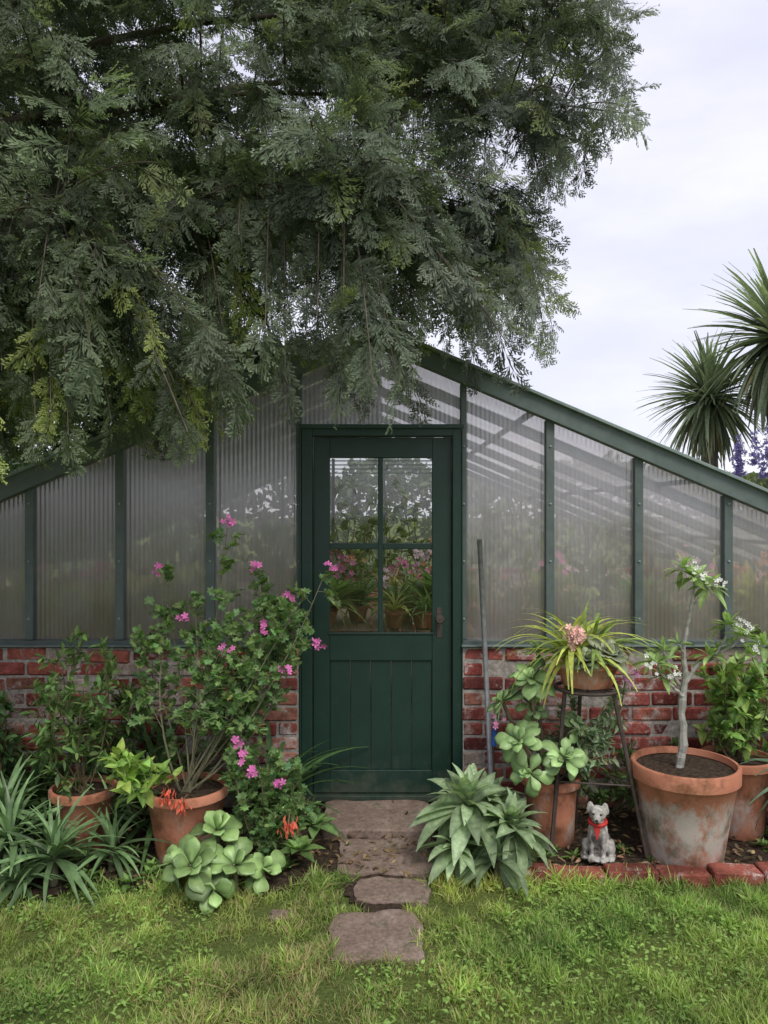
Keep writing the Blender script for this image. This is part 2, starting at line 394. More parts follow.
# ------------------------------------------------------------------ greenhouse
gh=empty('greenhouse')
AX,AZ,SL=-.08,2.77,.425
XL,XR,YB=-3.86,3.70,6.2
roof=lambda x:AZ-SL*abs(x-AX)
WT=.93;CH=.0845
mb=MB();BT=brick_tpl(.228,.10,.073,.009);BH=brick_tpl(.11,.10,.073,.009)
def wallrun(p0,dirv,L,rotz):
    d=np.array(dirv,float);nrows=11
    for r in range(nrows):
        z=WT-.043-r*CH;off=.12*(r%2)
        if off: 
            P=np.array([np.array(p0)+d*.057+[0,0,z]]);mb.inst(BH,rots(1,.01)@np.array(Matrix.Rotation(rotz,3,'Z')),P,1,bcol(1))
        ks=np.arange(off,L-.1,.239);ks=ks[ks+.228<=L+.01]
        jit=rng.normal(0,.0035,(len(ks),3));jit[:,1 if abs(d[0])>.5 else 0]*=1.5
        P=np.array(p0)[None]+d[None]*(ks[:,None]+.114)+np.array([0,0,z])+jit
        mb.inst(BT,rots(len(ks),.010)@np.array(Matrix.Rotation(rotz,3,'Z')),P,1,bcol(len(ks)))
        e=ks[-1]+.239
        if L-e>.07:
            P=np.array([np.array(p0)+d*(L-.057)+[0,0,z]]);mb.inst(BH,rots(1,.01)@np.array(Matrix.Rotation(rotz,3,'Z')),P,1,bcol(1))
wallrun((-.49,-.02,0),(-1,0,0),3.36,0);wallrun((.45,-.02,0),(1,0,0),3.2,0)
wallrun((XL,.1,0),(0,1,0),6.0,math.pi/2);wallrun((XR,.1,0),(0,1,0),6.0,math.pi/2);wallrun((XL,YB,0),(1,0,0),7.5,0)
mb.build('brick_wall',[M_brick],gh)
mb=MB()
box(mb,XL,-.487,-.063,.028,-.05,WT-.005);box(mb,.447,XR,-.063,.028,-.05,WT-.005)
box(mb,XL-.035,XL+.035,.03,YB-.05,-.05,WT-.005);box(mb,XR-.035,XR+.035,.03,YB-.05,-.05,WT-.005);box(mb,XL,XR,YB-.04,YB+.04,-.05,WT-.005)
mb.build('mortar',[M_mortar],gh)
mb=MB()
muls=[.458,.955,1.465,1.98,2.49,3.0,-.487,-1.0,-1.52,-2.04,-2.55,-3.06]
bolt=[]
for x in muls:
    z0=WT+.036;w=.024 if abs(x)>.6 else .017
    box(mb,x-w,x+w,-.030,.035,z0,roof(x)-.10,(.85,.85,.85))
    for z in np.arange(z0+.12,roof(x)-.12,.33): bolt.append((x,z))
for s,xe in ((-1,XL+.06),(1,XR-.06)):
    x0=-.49 if s<0 else .44
    a,b=sorted((x0,xe));box(mb,a,b,-.045,.035,WT+.002,WT+.034,(.7,.7,.7))
    a,b=sorted((x0,xe));box(mb,a,b,-.095,-.047,WT+.004,WT+.014,(1.1,1.1,1.1))
    p=lambda x,dz:np.array([x,-.035,roof(x)+dz])
    beam(mb,p(AX,-.055),p(xe+s*.2,-.055),.07,.10,(1,1,1))
    beam(mb,p(AX,.006)+[0,-.01,0],p(xe+s*.22,.006)+[0,-.01,0],.11,.018,(1.8,1.75,1.75))
    for yy in (.95,1.9,2.85,3.8,4.75,5.7):
        beam(mb,[AX,yy,roof(AX)-.05],[xe,yy,roof(xe)-.05],.05,.07,(.8,.8,.8))
for xp in (-3,-2,-1,1,2,3): beam(mb,[xp+AX,.05,roof(xp+AX)-.028],[xp+AX,YB,roof(xp+AX)-.028],.04,.03,(.9,.9,.9))
beam(mb,[AX,-.08,AZ+.01],[AX,YB+.05,AZ+.01],.12,.03)
for x in np.arange(-3.5,3.6,.7): box(mb,x-.02,x+.02,YB-.03,YB+.02,WT,roof(x)-.07)
for x in (XL,XR):
    beam(mb,[x,-.08,1.13],[x,YB,1.13],.07,.07)
    for yy in np.arange(0,YB+.1,1.03): box(mb,x-.025,x+.025,yy-.025,yy+.025,WT,1.11)
for (x,z) in bolt:
    lathe(mb,[(0,.0),(.008,0),(.008,.006),(0,.009)],8,(0,0,0),(1.9,1.9,1.9));V=mb.V[-1].copy();mb.V[-1]=np.stack([V[:,0]+x,-.030-V[:,2],V[:,1]+z],1)
mb.build('frame',[M_frame],gh,bevel=.003)
def corr(mb,x0,x1,y,zb,ztf,pitch=.026,amp=.0017):
    n=max(4,int((x1-x0)/.004));x=np.linspace(x0,x1,n);yy=y+amp*np.sin(x*2*math.pi/pitch)
    V=np.concatenate([np.stack([x,yy,np.full(n,zb)],1),np.stack([x,yy,[ztf(q) for q in x]],1)])
    i=np.arange(n-1);mb.add(V,np.stack([i,i+1,i+1+n,i+n],1))
mb=MB();ed=sorted(muls+[XL+.05,XR-.05])
for a,b in zip(ed[:-1],ed[1:]):
    zb=WT+.03 if not(a==-.487) else 2.19
    cuts=[a+.006,b-.006] if not(a<AX<b) else [a+.006,AX,b-.006]
    for c,d in zip(cuts[:-1],cuts[1:]): corr(mb,c,d,.012,zb,lambda q:roof(q)-.06)
mb.build('polycarbonate_panel',[M_poly],gh,smooth=True)
mb=MB()
for s,xe in ((-1,XL-.05),(1,XR+.05)):
    V=[[AX,-.05,AZ],[AX,YB,AZ],[xe,YB,roof(xe)],[xe,-.05,roof(xe)]];mb.add(V,np.array([[0,1,2,3]]))
for x in (XL,XR): mb.add([[x,0,WT],[x,YB,WT],[x,YB,1.15],[x,0,1.15]],np.array([[0,1,2,3]]))
xs=np.linspace(XL,XR,31);n=31
mb.add(np.concatenate([np.stack([xs,np.full(n,YB),np.full(n,WT)],1),np.stack([xs,np.full(n,YB),[roof(q)-.02 for q in xs]],1)]),np.array([[i,i+1,i+1+n,i+n] for i in range(n-1)]))
mb.build('roof_panel',[M_roof],gh)
mb=MB();box(mb,XL,XR,.03,YB,.0,.02);mb.build('floor',[M_stone],gh)
mb=MB()
DX0,DX1,DZ0,DZ1=-.405,.388,.085,2.128
yF,yB=-.022,.018
for a,b in [(DX0,-.312),(.277,DX1)]: box(mb,a,b,yF,yB,DZ0,DZ1)
box(mb,-.312,.277,yF,yB,2.012,DZ1);box(mb,-.312,.277,yF,yB,.845,.995);box(mb,-.312,.277,yF,yB,DZ0,.215)
box(mb,-.035,-.006,yF+.003,yB,.995,2.012);box(mb,-.312,-.035,yF+.004,yB,1.486,1.520);box(mb,-.006,.277,yF+.004,yB,1.486,1.520)
box(mb,-.32,.285,yF-.008,yF-.001,.995,1.008)
xs=np.linspace(-.312,.277,6)
for i in range(5): box(mb,xs[i]+.0014,xs[i+1]-.0014,yF+.014,yB-.004,.215,.845)
mb.build('door',[M_door],gh,bevel=.0035)
mb=MB();box(mb,-.312,.277,.000,.004,.995,2.012);mb.build('door_glass',[M_glass],gh)
mb=MB()
box(mb,-.470,-.409,-.060,.03,.06,2.19);box(mb,.392,.440,-.060,.03,.06,2.19);box(mb,-.409,.392,-.060,.03,2.134,2.19)
box(mb,-.485,.455,-.075,-.061,2.175,2.20);box(mb,-.409,.392,-.055,.03,.045,.079)
box(mb,-.484,-.472,-.066,-.04,.06,2.17);box(mb,.441,.450,-.064,-.04,.06,2.17)
mb.build('door_frame',[M_door],gh,bevel=.003)
mb=MB()
lathe(mb,[(0,0),(.024,0),(.024,.004),(.009,.006),(.009,.03),(.02,.036),(.027,.05),(.022,.062),(0,.066)],16,(0,0,0));V=mb.V[-1].copy();mb.V[-1]=np.stack([V[:,0]+.318,-.022-V[:,2],V[:,1]+1.09],1)
box(mb,.303,.333,-.0265,-.0225,.98,1.15)
mb.build('door_handle',[M_rust],gh,bevel=.001,smooth=False)
mb=MB()
for x0,x1,y0,y1 in ((-3.6,-1.3,.5,5.8),(1.3,3.5,.5,5.8),(-.7,.7,1.6,3.0)):
    for q in np.arange(x0,x1-.05,.12): box(mb,q,q+.10,y0,y1,.74,.765)
    for cx in (x0+.05,x1-.1):
        for cy in (y0+.05,y1-.05): box(mb,cx-.03,cx+.03,cy-.03,cy+.03,.02,.738)
mb.build('bench',[M_wood],gh)
mb=MB()
for z in np.arange(1.93,2.10,.024): beam(mb,[-.36,.10,z],[.34,.10,z],.018,.006,(2.0,2.1,2.0))
for x in (-.2,.17): beam(mb,[x,.10,1.92],[x,.10,2.12],.004,.004,(2,2,2))
mb.build('slat_reflection_bars',[M_frame],gh)  # bars added behind the glass to imitate slats reflected in the upper panes
mb=MB()
for k in range(74):
    if k<24: p=np.array([rng.uniform(-.6,.6),rng.uniform(1.65,2.9),.78])
    elif k<49: p=np.array([rng.uniform(-3.4,-1.35),rng.uniform(.55,2.5),.78])
    else: p=np.array([rng.uniform(1.35,3.4),rng.uniform(.55,2.5),.78])
    lathe(mb,[(.05,0),(.075,.11),(.085,.11),(.085,.13),(.06,.12),(0,.115)],12,p,(.35,.13,.07),1)
    c=[(.30,.38,.10),(.18,.30,.10),(.40,.42,.12),(.12,.24,.08),(.38,.28,.13)][rng.integers(0,5)]
    rosette(mb,[L_strap,L_stiff,L_strap2,L_lance][k%4],p+[0,0,.12],26,rng.uniform(.3,.55),.5,1.4,c,.8,jit=.25)
    if rng.random()<.5: flowers(mb,p+[rng.normal(0,.1),0,rng.uniform(.35,.6)],7,.04,.03,[(.7,.2,.4),(.75,.55,.6),(.65,.3,.15)][k%3],m=1)
for x,y,h in ((-.45,4.2,2.0),(.5,4.5,2.2),(0,5.2,2.1),(-1.0,3.2,1.8),(1.1,4.2,1.9),(-2.6,.45,1.4),(2.2,.45,1.45),(3.0,.45,1.35),(-1.7,.45,1.45),(1.6,2.5,1.7),(-2.0,3,1.8),(1.1,.5,1.5),(-.95,.6,1.4),(1.65,.4,1.3),(-1.3,.4,1.5)):
    shrub(mb,(x,y,.02),[(x+rng.normal(0,.28),y+rng.normal(0,.1),h*rng.uniform(.65,1)) for _ in range(8)],L_ov,.12,(.14,.20,.07),7,.22,8,.01,ms=1)
mb.build('greenhouse_plants',[M_leaf,M_stem])

# ------------------------------------------------------------------ lawn grass
def blade(bend,w=.07):
    t=np.array([0,.5,1]);V=[]
    for q,ww in zip(t,(w,w*.8,w*.12)):
        for s in (-1,1): V.append((s*ww/2,bend*q*q,q*(1-.3*bend*q)))
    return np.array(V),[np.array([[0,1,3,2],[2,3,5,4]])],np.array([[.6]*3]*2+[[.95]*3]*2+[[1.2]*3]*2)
def vnoise(x,y,s,seed):
    r=np.random.default_rng(seed);k=8;o=np.zeros_like(x)
    for _ in range(k):
        a=r.uniform(0,6.28);f=s*r.uniform(.5,1.6);o+=np.sin((x*math.cos(a)+y*math.sin(a))*f+r.uniform(0,6.28))
    return o/k
def grass(mb,n,x0,x1,y0,y1,hs=1):
    x=rng.uniform(x0,x1,n);y=rng.uniform(y0,y1,n)
    edge=.05*rng.normal(size=n)
    ok=~in_bed(x,y-edge*.6)
    for a in ((-.21,.15,-1.56,-1.21),(-.13,.20,-1.13,-.92),(-.47,-.37,-1.27,-1.19),(-.22,.27,-.88,-.5),(.53,4.5,-.965,-.8)):
        m=.008+.018*rng.random(n);ok&=~((x>a[0]+m)&(x<a[1]-m)&(y>a[2]+m)&(y<a[3]-m))
    v=vnoise(x,y,5,9);v2=vnoise(x,y,16,5);v3=vnoise(x,y,40,6)
    ok&=(rng.random(n)<.62+.9*v2+.7*v3-.35*np.clip(v,0,1))
    x=x[ok];y=y[ok];v=v[ok];v2=v2[ok];v3=v3[ok];k=len(x)
    h=hs*rng.uniform(.02,.048,k)*(1+.9*v2+.8*v3)*(1+.9*np.exp(-((y+.97)/.05)**2))
    az=rng.uniform(0,6.28,k);tl=rng.normal(0,.42,(k,2))
    d=nrm(np.stack([np.cos(az),np.sin(az),rng.normal(0,.2,k)],1));up=nrm(np.stack([tl[:,0],tl[:,1],np.ones(k)],1))
    xx=nrm(np.cross(d,up));dd=np.cross(up,xx);R=np.stack([xx,dd,up],-1)
    lawn=np.clip(v,-.4,1)
    dry=np.exp(-(((x+.25)/.55)**2+((y+1.75)/.45)**2))
    base=np.array([.30,.41,.115])[None]*(1+.22*rng.normal(size=(k,1)))*(1+.5*v3[:,None])+lawn[:,None]*np.array([.16,.10,.03])
    straw=rng.random(k)<(.08+.2*np.clip(v,0,1)+.22*(x<-.1)*np.clip(v2+.3,0,1)+.35*dry);base[straw]=np.array([.50,.43,.23])*rng.uniform(.7,1.1,(straw.sum(),1))
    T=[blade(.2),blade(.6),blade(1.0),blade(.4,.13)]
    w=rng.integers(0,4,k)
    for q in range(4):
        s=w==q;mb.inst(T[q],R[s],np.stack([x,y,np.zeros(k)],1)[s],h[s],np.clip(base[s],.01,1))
mb=MB();grass(mb,190000,-2.1,2.1,-2.15,-.84);grass(mb,50000,-6,6,-5,-.84,1.1)
k=9000;x=rng.uniform(-2.2,2.2,k);y=rng.uniform(-2.15,-.98,k);ok=(vnoise(x,y,5,21)>.0-.12*(x>0))&~in_bed(x,y)&~((abs(x+.03)<.2)&(y>-1.58));x=x[ok];y=y[ok];k=len(x)
d=nrm(np.stack([rng.normal(size=k),rng.normal(size=k),rng.uniform(0,.5,k)],1))
mb.inst(L_ov,frames(d,nrm(np.tile(UP,(k,1))+rng.normal(0,.3,(k,3)))),np.stack([x,y,rng.uniform(.015,.04,k)],1),rng.uniform(.012,.028,k),np.array([.25,.39,.11])*rng.uniform(.7,1.3,(k,1)))
mb.build('grass',[M_grass])

# ------------------------------------------------------------------ pots
def pot(x,y,z,r,h,mat,name='terracotta_pot',rim=.045,br=.68):
    mb=MB();b=r*br
    lathe(mb,[(0,0),(b,0),(b+.004,.006),(b+(r-.018-b)*.5,(h-rim)*.5),(r-.018,h-rim-.004),(r-.012,h-rim),(r,h-rim+.004),(r,h-.006),(r-.006,h),(r-.018,h),(r-.024,h-.03)],40,(0,0,0),m=0,wob=.006)
    lathe(mb,[(r-.022,h-.035),(r*.6,h-.028),(r*.3,h-.03),(0,h-.025)],40,(0,0,0),m=1)
    ob=mb.build(name,[mat,M_soil],smooth=True);ob.location=(x,y,z);ob.rotation_euler[2]=x*5
    e=ob.modifiers.new('e','EDGE_SPLIT');e.split_angle=R_(50);return ob
pot(-1.51,-.58,.015,.165,.31,M_terra);pot(-.967,-.67,.015,.205,.345,M_terra)
pot(.86,-.48,.015,.15,.33,M_terra,br=.75);pot(1.465,-.70,.01,.255,.475,M_terraW,rim=.075,br=.66)
pot(1.86,-.38,.015,.19,.40,M_terra);pot(2.15,-.60,.015,.17,.36,M_rust,'dark_plant_pot')
bp=pot(1.015,-.60,.838,.165,.135,M_terra,rim=.04,br=.72)

# ------------------------------------------------------------------ plants, left
mats=[M_leaf,M_stem,M_petal];smats=[M_succ,M_stem,M_petal]
PINK=(.66,.16,.42);RED=(.66,.10,.06)
mb=MB()
for (x,y,n,l,z) in ((-1.50,-.95,60,.37,.12),(-1.74,-.86,56,.42,.16),(-1.28,-.82,34,.30,.10),(-1.98,-.95,40,.38,.12),(-1.62,-1.04,34,.28,.06),(-1.40,-.55,26,.3,.16),(-1.85,-.7,40,.42,.22)):
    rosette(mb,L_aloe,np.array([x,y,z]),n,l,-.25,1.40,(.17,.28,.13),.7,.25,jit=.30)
    tube(mb,[[x,y,-.01],[x,y,z*.6],[x,y,z+.02]],[.02,.02,.016],6,(.12,.12,.07),1)
mb.build('aloe_clump',smats,smooth=True)
mb=MB();b=(-1.51,-.58,.29)
shrub(mb,b,[(-1.78,-.55,.78),(-1.66,-.6,.98),(-1.52,-.5,1.10),(-1.40,-.62,.98),(-1.28,-.55,.82),(-1.55,-.7,.72),(-1.68,-.42,.88),(-1.36,-.42,.9),(-1.48,-.62,.9)],L_small,.065,(.15,.25,.085),11,.13,10,.005,start=.2)
mb.build('potted_shrub',mats)
mb=MB();b=(-.967,-.67,.32)
tips=[(-.78,-.62,1.62),(-.29,-.66,1.40),(-.34,-.6,1.06),(-1.12,-.60,1.40),(-.62,-.6,1.42),(-1.22,-.7,1.08),(-.50,-.7,1.22),(-.95,-.62,1.28),(-.75,-.7,1.12),(-.42,-.55,1.26),(-.88,-.55,1.08),(-.6,-.78,.95),(-1.05,-.6,1.2),(-.45,-.6,1.12),(-.38,-.7,1.3),(-.55,-.55,1.02),(-.62,-.66,1.2),(-.40,-.62,1.18),(-.50,-.62,1.32)]
shrub(mb,b,tips,L_lob,.050,(.19,.30,.12),12,.17,12,.006,(.16,.15,.09),.32,bow=.06)
for p in ((-.76,-.70,1.66),(-.27,-.70,1.43),(-.33,-.70,1.06),(-.62,-.72,1.44),(-.97,-.72,1.20),(-.76,-.80,1.05),(-.46,-.80,.95),(-.44,-.78,1.30),(-1.1,-.72,1.42),(-.56,-.80,1.15)):
    flowers(mb,p,5,.014,.016,PINK)
mb.build('pink_geranium_bush',mats)
mb=MB()
shrub(mb,(-.60,-.72,.0),[(-.72,-.75,.52),(-.60,-.8,.55),(-.50,-.78,.46),(-.40,-.74,.42),(-.36,-.66,.30),(-.68,-.6,.45),(-.48,-.85,.3),(-.55,-.62,.5)],L_lob,.05,(.17,.28,.11),10,.12,10,.005)
for p in ((-.66,-.86,.56),(-.60,-.88,.49),(-.50,-.87,.44),(-.70,-.84,.62)): flowers(mb,p,5,.016,.017,PINK)
rosette(mb,L_ov,np.array([-.40,-.82,.10]),16,.13,.1,1.1,(.20,.33,.11));rosette(mb,L_ov,np.array([-.34,-.62,.14]),16,.14,.1,1.1,(.18,.31,.11))
mb.build('geranium_bush',mats)
mb=MB()
for c in ((-1.0,-.90,.40),(-.44,-.92,.27),(-.93,-.90,.35)):
    n=36;P=np.array(c)+rng.normal(0,.018,(n,3));d=nrm(rng.normal(0,.4,(n,3))+[0,-.2,-1]);mb.inst(L_small,frames(d,rdir(n)),P,rng.uniform(.025,.045,n),np.array(RED)*rng.uniform(.7,1.2,(n,1))+np.array([0,.06,.03])*rng.random((n,1)),2)
    tube(mb,curve([c[0]+.02,c[1]+.16,.30],c,[0,-.02,.05],6),.004,4,(.15,.1,.05),1)
shrub(mb,(-1.08,-.74,.34),[(-1.20,-.86,.52),(-1.12,-.84,.54),(-1.0,-.88,.50),(-1.24,-.8,.46),(-.96,-.84,.44)],L_ov,.09,(.30,.45,.11),5,.08,6,.005,(.2,.25,.1))
mb.build('red_flowering_kalanchoe',mats)
mb=MB()
for (x,y,z,n,l,ax) in ((-.84,-1.10,.16,13,.165,(-.1,-.6,.8)),(-.66,-1.05,.14,11,.155,(.2,-.5,.8)),(-.76,-.95,.25,11,.135,(0,-.4,.9)),(-.55,-.98,.09,10,.115,(.4,-.4,.7)),(-.93,-1.0,.11,9,.12,(-.5,-.3,.7)),(-.74,-1.14,.08,8,.12,(0,-.9,.4))):
    rosette(mb,L_spw,np.array([x,y,z]),n,l,-.2,1.2,(.24,.37,.14),.55,.2,jit=.25,axis=nrm(ax),darken=.8)
    tube(mb,[[x,y+.03,-.01],[x,y,z]],[.016,.014],6,(.2,.2,.1),1)
o=mb.build('paddle_succulent',smats,smooth=True);s=o.modifiers.new('s','SOLIDIFY');s.thickness=.006
mb=MB()
for x,y,c in ((-1.20,-.28,(.08,.15,.055)),(-1.9,-.3,(.08,.15,.06)),(-.62,-.25,(.07,.14,.05)),(-1.75,-.25,(.08,.15,.05)),(-2.2,-.4,(.08,.15,.05))):
    rosette(mb,L_strap,np.array([x,y,.02]),38,.68,.7,1.5,c,.9,jit=.18)
mb.build('agapanthus_clump',mats,smooth=True)
mb=MB()
shrub(mb,(-2.05,-.35,0),[(-2.2+rng.normal(0,.2),-.35+rng.normal(0,.12),rng.uniform(.4,.95)) for _ in range(9)],L_small,.09,(.09,.16,.06),9,.18,9,.007)
shrub(mb,(-1.3,-.3,0),[(-1.3+rng.normal(0,.25),-.3+rng.normal(0,.08),rng.uniform(.3,.75)) for _ in range(9)],L_small,.08,(.085,.15,.055),8,.16,9,.006)
mb.build('garden_shrub',mats)

# ------------------------------------------------------------------ plants, right
mb=MB()
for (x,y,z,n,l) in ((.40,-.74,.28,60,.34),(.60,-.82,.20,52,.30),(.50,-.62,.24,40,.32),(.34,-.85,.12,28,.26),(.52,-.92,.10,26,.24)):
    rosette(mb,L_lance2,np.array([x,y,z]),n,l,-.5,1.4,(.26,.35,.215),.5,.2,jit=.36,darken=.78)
    tube(mb,[[x,y,-.01],[x,y,z]],[.02,.018],6,(.15,.14,.08),1)
mb.build('echium_plant',mats,smooth=True)
mb=MB()
for (x,y,z,n,l,ax) in ((.74,-.60,.86,20,.15,(-.1,-.6,.8)),(.66,-.70,.58,18,.15,(-.5,-.6,.6)),(.88,-.70,.50,20,.14,(.1,-.7,.7)),(.97,-.55,.62,14,.11,(.5,-.5,.7)),(.60,-.56,.74,14,.11,(-.7,-.2,.6)),(.70,-.74,.44,14,.12,(-.3,-.8,.3)),(.80,-.45,.97,14,.11,(.2,-.3,.9)),(.76,-.50,.70,14,.10,(-.2,-.7,.6))):
    rosette(mb,L_aeo,np.array([x,y,z]),n,l,-.35,1.25,(.28,.43,.18),.4,.2,axis=nrm(ax),jit=.25,darken=.82)
    tube(mb,curve([.86,-.48,.3],[x,y,z],[-.02,.03,0],6),.010,6,(.22,.18,.11),1)
o=mb.build('aeonium_plant',smats,smooth=True);s=o.modifiers.new('s','SOLIDIFY');s.thickness=.003
mb=MB()
shrub(mb,(.98,-.42,.3),[(1.10,-.55,.58),(1.0,-.62,.62),(1.18,-.5,.66),(.92,-.5,.56),(1.22,-.4,.78),(1.05,-.35,.7),(1.12,-.62,.5),(1.02,-.6,.48)],L_small,.05,(.27,.36,.23),11,.11,15,.004,(.25,.25,.17))
tube(mb,curve([1.1,-.4,.3],[1.24,-.5,.85],[.03,0,0],6),.004,4,(.2,.2,.1),1)
flowers(mb,(1.245,-.52,.86),12,.02,.015,(.65,.25,.5));flowers(mb,(.56,-.6,.66),5,.015,.013,(.65,.25,.4))
mb.build('silver_bush',mats)
st=empty('metal_plant_stand');mb=MB();c=np.array([1.015,-.60,0])
a=np.linspace(0,2*math.pi,33)
for rr,zz in ((.155,.822),(.10,.822)): tube(mb,np.stack([c[0]+rr*np.cos(a),c[1]+rr*np.sin(a),np.full(33,zz)],1),.009,6)
for q in range(3): 
    t=q*2.094+.3;beam(mb,c+[.155*math.cos(t),.155*math.sin(t),.822],c-[.155*math.cos(t),.155*math.sin(t),-.822],.014,.006)
legs=(((1.13,-.66,.815),(1.275,-.74,.0)),((.90,-.62,.815),(.82,-.66,.0)),((1.02,-.45,.815),(1.03,-.30,.0)))
for p,q in legs: tube(mb,curve(p,q,[0,0,0],5),.0105,6)
pts=[np.array(p)*.45+np.array(q)*.55 for p,q in legs]
for i in range(3): tube(mb,[pts[i],pts[(i+1)%3]],.005,6)
mb.build('frame_legs',[M_rust],st)
mb=MB();b=np.array([.98,-.60,.95])
rosette(mb,L_strap2,b+[-.03,0,0],60,.50,.55,1.5,(.44,.50,.12),.8,.25,jit=.28,darken=.85)
rosette(mb,L_strap2,b+[.08,.04,0],40,.44,.7,1.5,(.28,.40,.12),.8,.2,jit=.28,darken=.85)
mb.build('spider_plant',mats,smooth=True)
mb=MB();rosette(mb,L_sp,np.array([1.08,-.72,1.005]),34,.115,.0,1.3,(.32,.36,.24),.35,.15,axis=nrm([.15,-.5,.8]))
rosette(mb,L_sp,np.array([.98,-.74,.98]),22,.08,.0,1.3,(.30,.36,.23),.35,.15,axis=nrm([-.2,-.6,.7]))
o=mb.build('echeveria_plant',smats,smooth=True);s=o.modifiers.new('s','SOLIDIFY');s.thickness=.006
mb=MB()
flowers(mb,(.90,-.82,1.12),46,.024,.016,(.85,.50,.42),FL5)
for q in range(8): tube(mb,curve([.97,-.64,.97],np.array([.90,-.82,1.11])+rng.normal(0,.02,3),[0,0,.02],5),.0025,4,(.4,.25,.15),1)
mb.build('peach_flower_cluster',mats)
mb=MB();TC=(.34,.33,.29)
def limb(P,r0,r1): 
    P=np.array(P,float);tt=np.linspace(0,len(P)-1,len(P)*4);Q=np.stack([np.interp(tt,range(len(P)),P[:,i]) for i in range(3)],1);Q[1:-1]=(Q[:-2]+Q[1:-1]*2+Q[2:])/4;Q+=rng.normal(0,.0022,Q.shape);tube(mb,Q,np.linspace(r0,r1,len(tt))*rng.uniform(.85,1.15,len(tt)),8,TC,1)
limb([(1.44,-.70,.44),(1.460,-.70,.60),(1.45,-.69,.75),(1.475,-.69,.92)],.022,.016)
limb([(1.475,-.69,.90),(1.462,-.69,1.04),(1.495,-.69,1.2),(1.51,-.7,1.38)],.013,.006)
limb([(1.47,-.69,.86),(1.54,-.69,.96),(1.63,-.68,1.0),(1.74,-.7,1.08)],.011,.005)
limb([(1.455,-.7,.80),(1.38,-.72,.87),(1.31,-.74,.96)],.009,.005);limb([(1.6,-.69,.98),(1.64,-.72,1.06),(1.66,-.74,1.14)],.006,.004)
limb([(1.46,-.7,.83),(1.42,-.62,.92),(1.40,-.6,1.0)],.008,.004);limb([(1.49,-.69,1.22),(1.55,-.7,1.30)],.006,.003)
limb([(1.70,-.69,1.05),(1.79,-.69,1.04),(1.85,-.68,1.03)],.006,.003);limb([(1.47,-.69,1.0),(1.43,-.72,1.06)],.005,.003)
for (x,y,z,n,l) in ((1.51,-.7,1.38,24,.12),(1.57,-.72,1.34,18,.12),(1.74,-.7,1.09,22,.12),(1.31,-.74,.97,20,.12),(1.66,-.74,1.15,20,.12),(1.40,-.6,1.0,18,.12),(1.58,-.7,1.0,16,.11),(1.86,-.68,1.04,20,.12),(1.46,-.68,1.42,16,.12),(1.36,-.7,.9,14,.10),(1.78,-.72,1.0,16,.11),(1.43,-.72,1.06,10,.08),(1.64,-.68,1.02,14,.10)):
    rosette(mb,L_lance,np.array([x,y,z]),n,l,-.3,1.2,(.26,.38,.14),.6,.2,jit=.35,darken=.9)
for p in ((1.54,-.76,1.38),(1.61,-.75,1.36),(1.72,-.78,1.14),(1.27,-.80,.98),(1.68,-.78,1.16),(1.50,-.76,1.42),(1.78,-.76,1.05),(1.38,-.76,.93)): flowers(mb,p,6,.018,.012,(.78,.79,.72))
mb.build('potted_frangipani_tree',mats)
mb=MB();b=(1.86,-.38,.38)
shrub(mb,b,[(1.86+rng.normal(0,.13),-.42+rng.normal(0,.1),rng.uniform(.6,1.0)) for _ in range(12)],L_ov,.08,(.22,.35,.10),7,.12,9,.006)
mb.build('potted_green_shrub',mats)
mb=MB();rosette(mb,L_strap,np.array([2.13,-.60,.34]),46,.42,.2,1.4,(.17,.27,.18),.8,jit=.25);mb.build('potted_strap_plant',mats,smooth=True)
mb=MB()
shrub(mb,(2.35,-.2,0),[(2.3+rng.normal(0,.2),-.2+rng.normal(0,.1),rng.uniform(.5,1.1)) for _ in range(9)],L_ov,.08,(.14,.23,.08),8,.16,9,.007)
shrub(mb,(1.25,-.15,0),[(1.25+rng.normal(0,.2),-.17+rng.normal(0,.05),rng.uniform(.15,.45)) for _ in range(9)],L_small,.06,(.12,.20,.07),7,.1,9,.005)
mb.build('garden_shrub',mats)
mb=MB()
for q in range(34):
    x=rng.uniform(.35,2.3);y=rng.uniform(-.85,-.25)
    rosette(mb,L_small,np.array([x,y,.02]),10,rng.uniform(.03,.07),.1,1.2,(.16,.28,.08),.7)
for q in range(26):
    x=rng.uniform(-1.9,-.36);y=rng.uniform(-1.02,-.6);rosette(mb,L_ov,np.array([x,y,.02]),10,rng.uniform(.04,.09),.1,1.2,(.16,.28,.08),.7)
mb.build('ground_weeds',mats)
mb=MB();tube(mb,[[.600,-.20,.0],[.57,-.15,.8],[.540,-.095,1.545]],.0145,12);mb.build('metal_pole',[M_metal],smooth=True)
mb=MB();tube(mb,[[.60,-.235,.0],[.60,-.235,.42]],.006,6,(.2,.15,.1));tube(mb,[[.60,-.235,.42],[.61,-.235,.55]],.014,10,(.03,.12,.4));tube(mb,[[.61,-.235,.55],[.612,-.235,.575]],.008,8,(.6,.6,.6));mb.build('blue_handled_garden_tool',[M_petal],smooth=True)

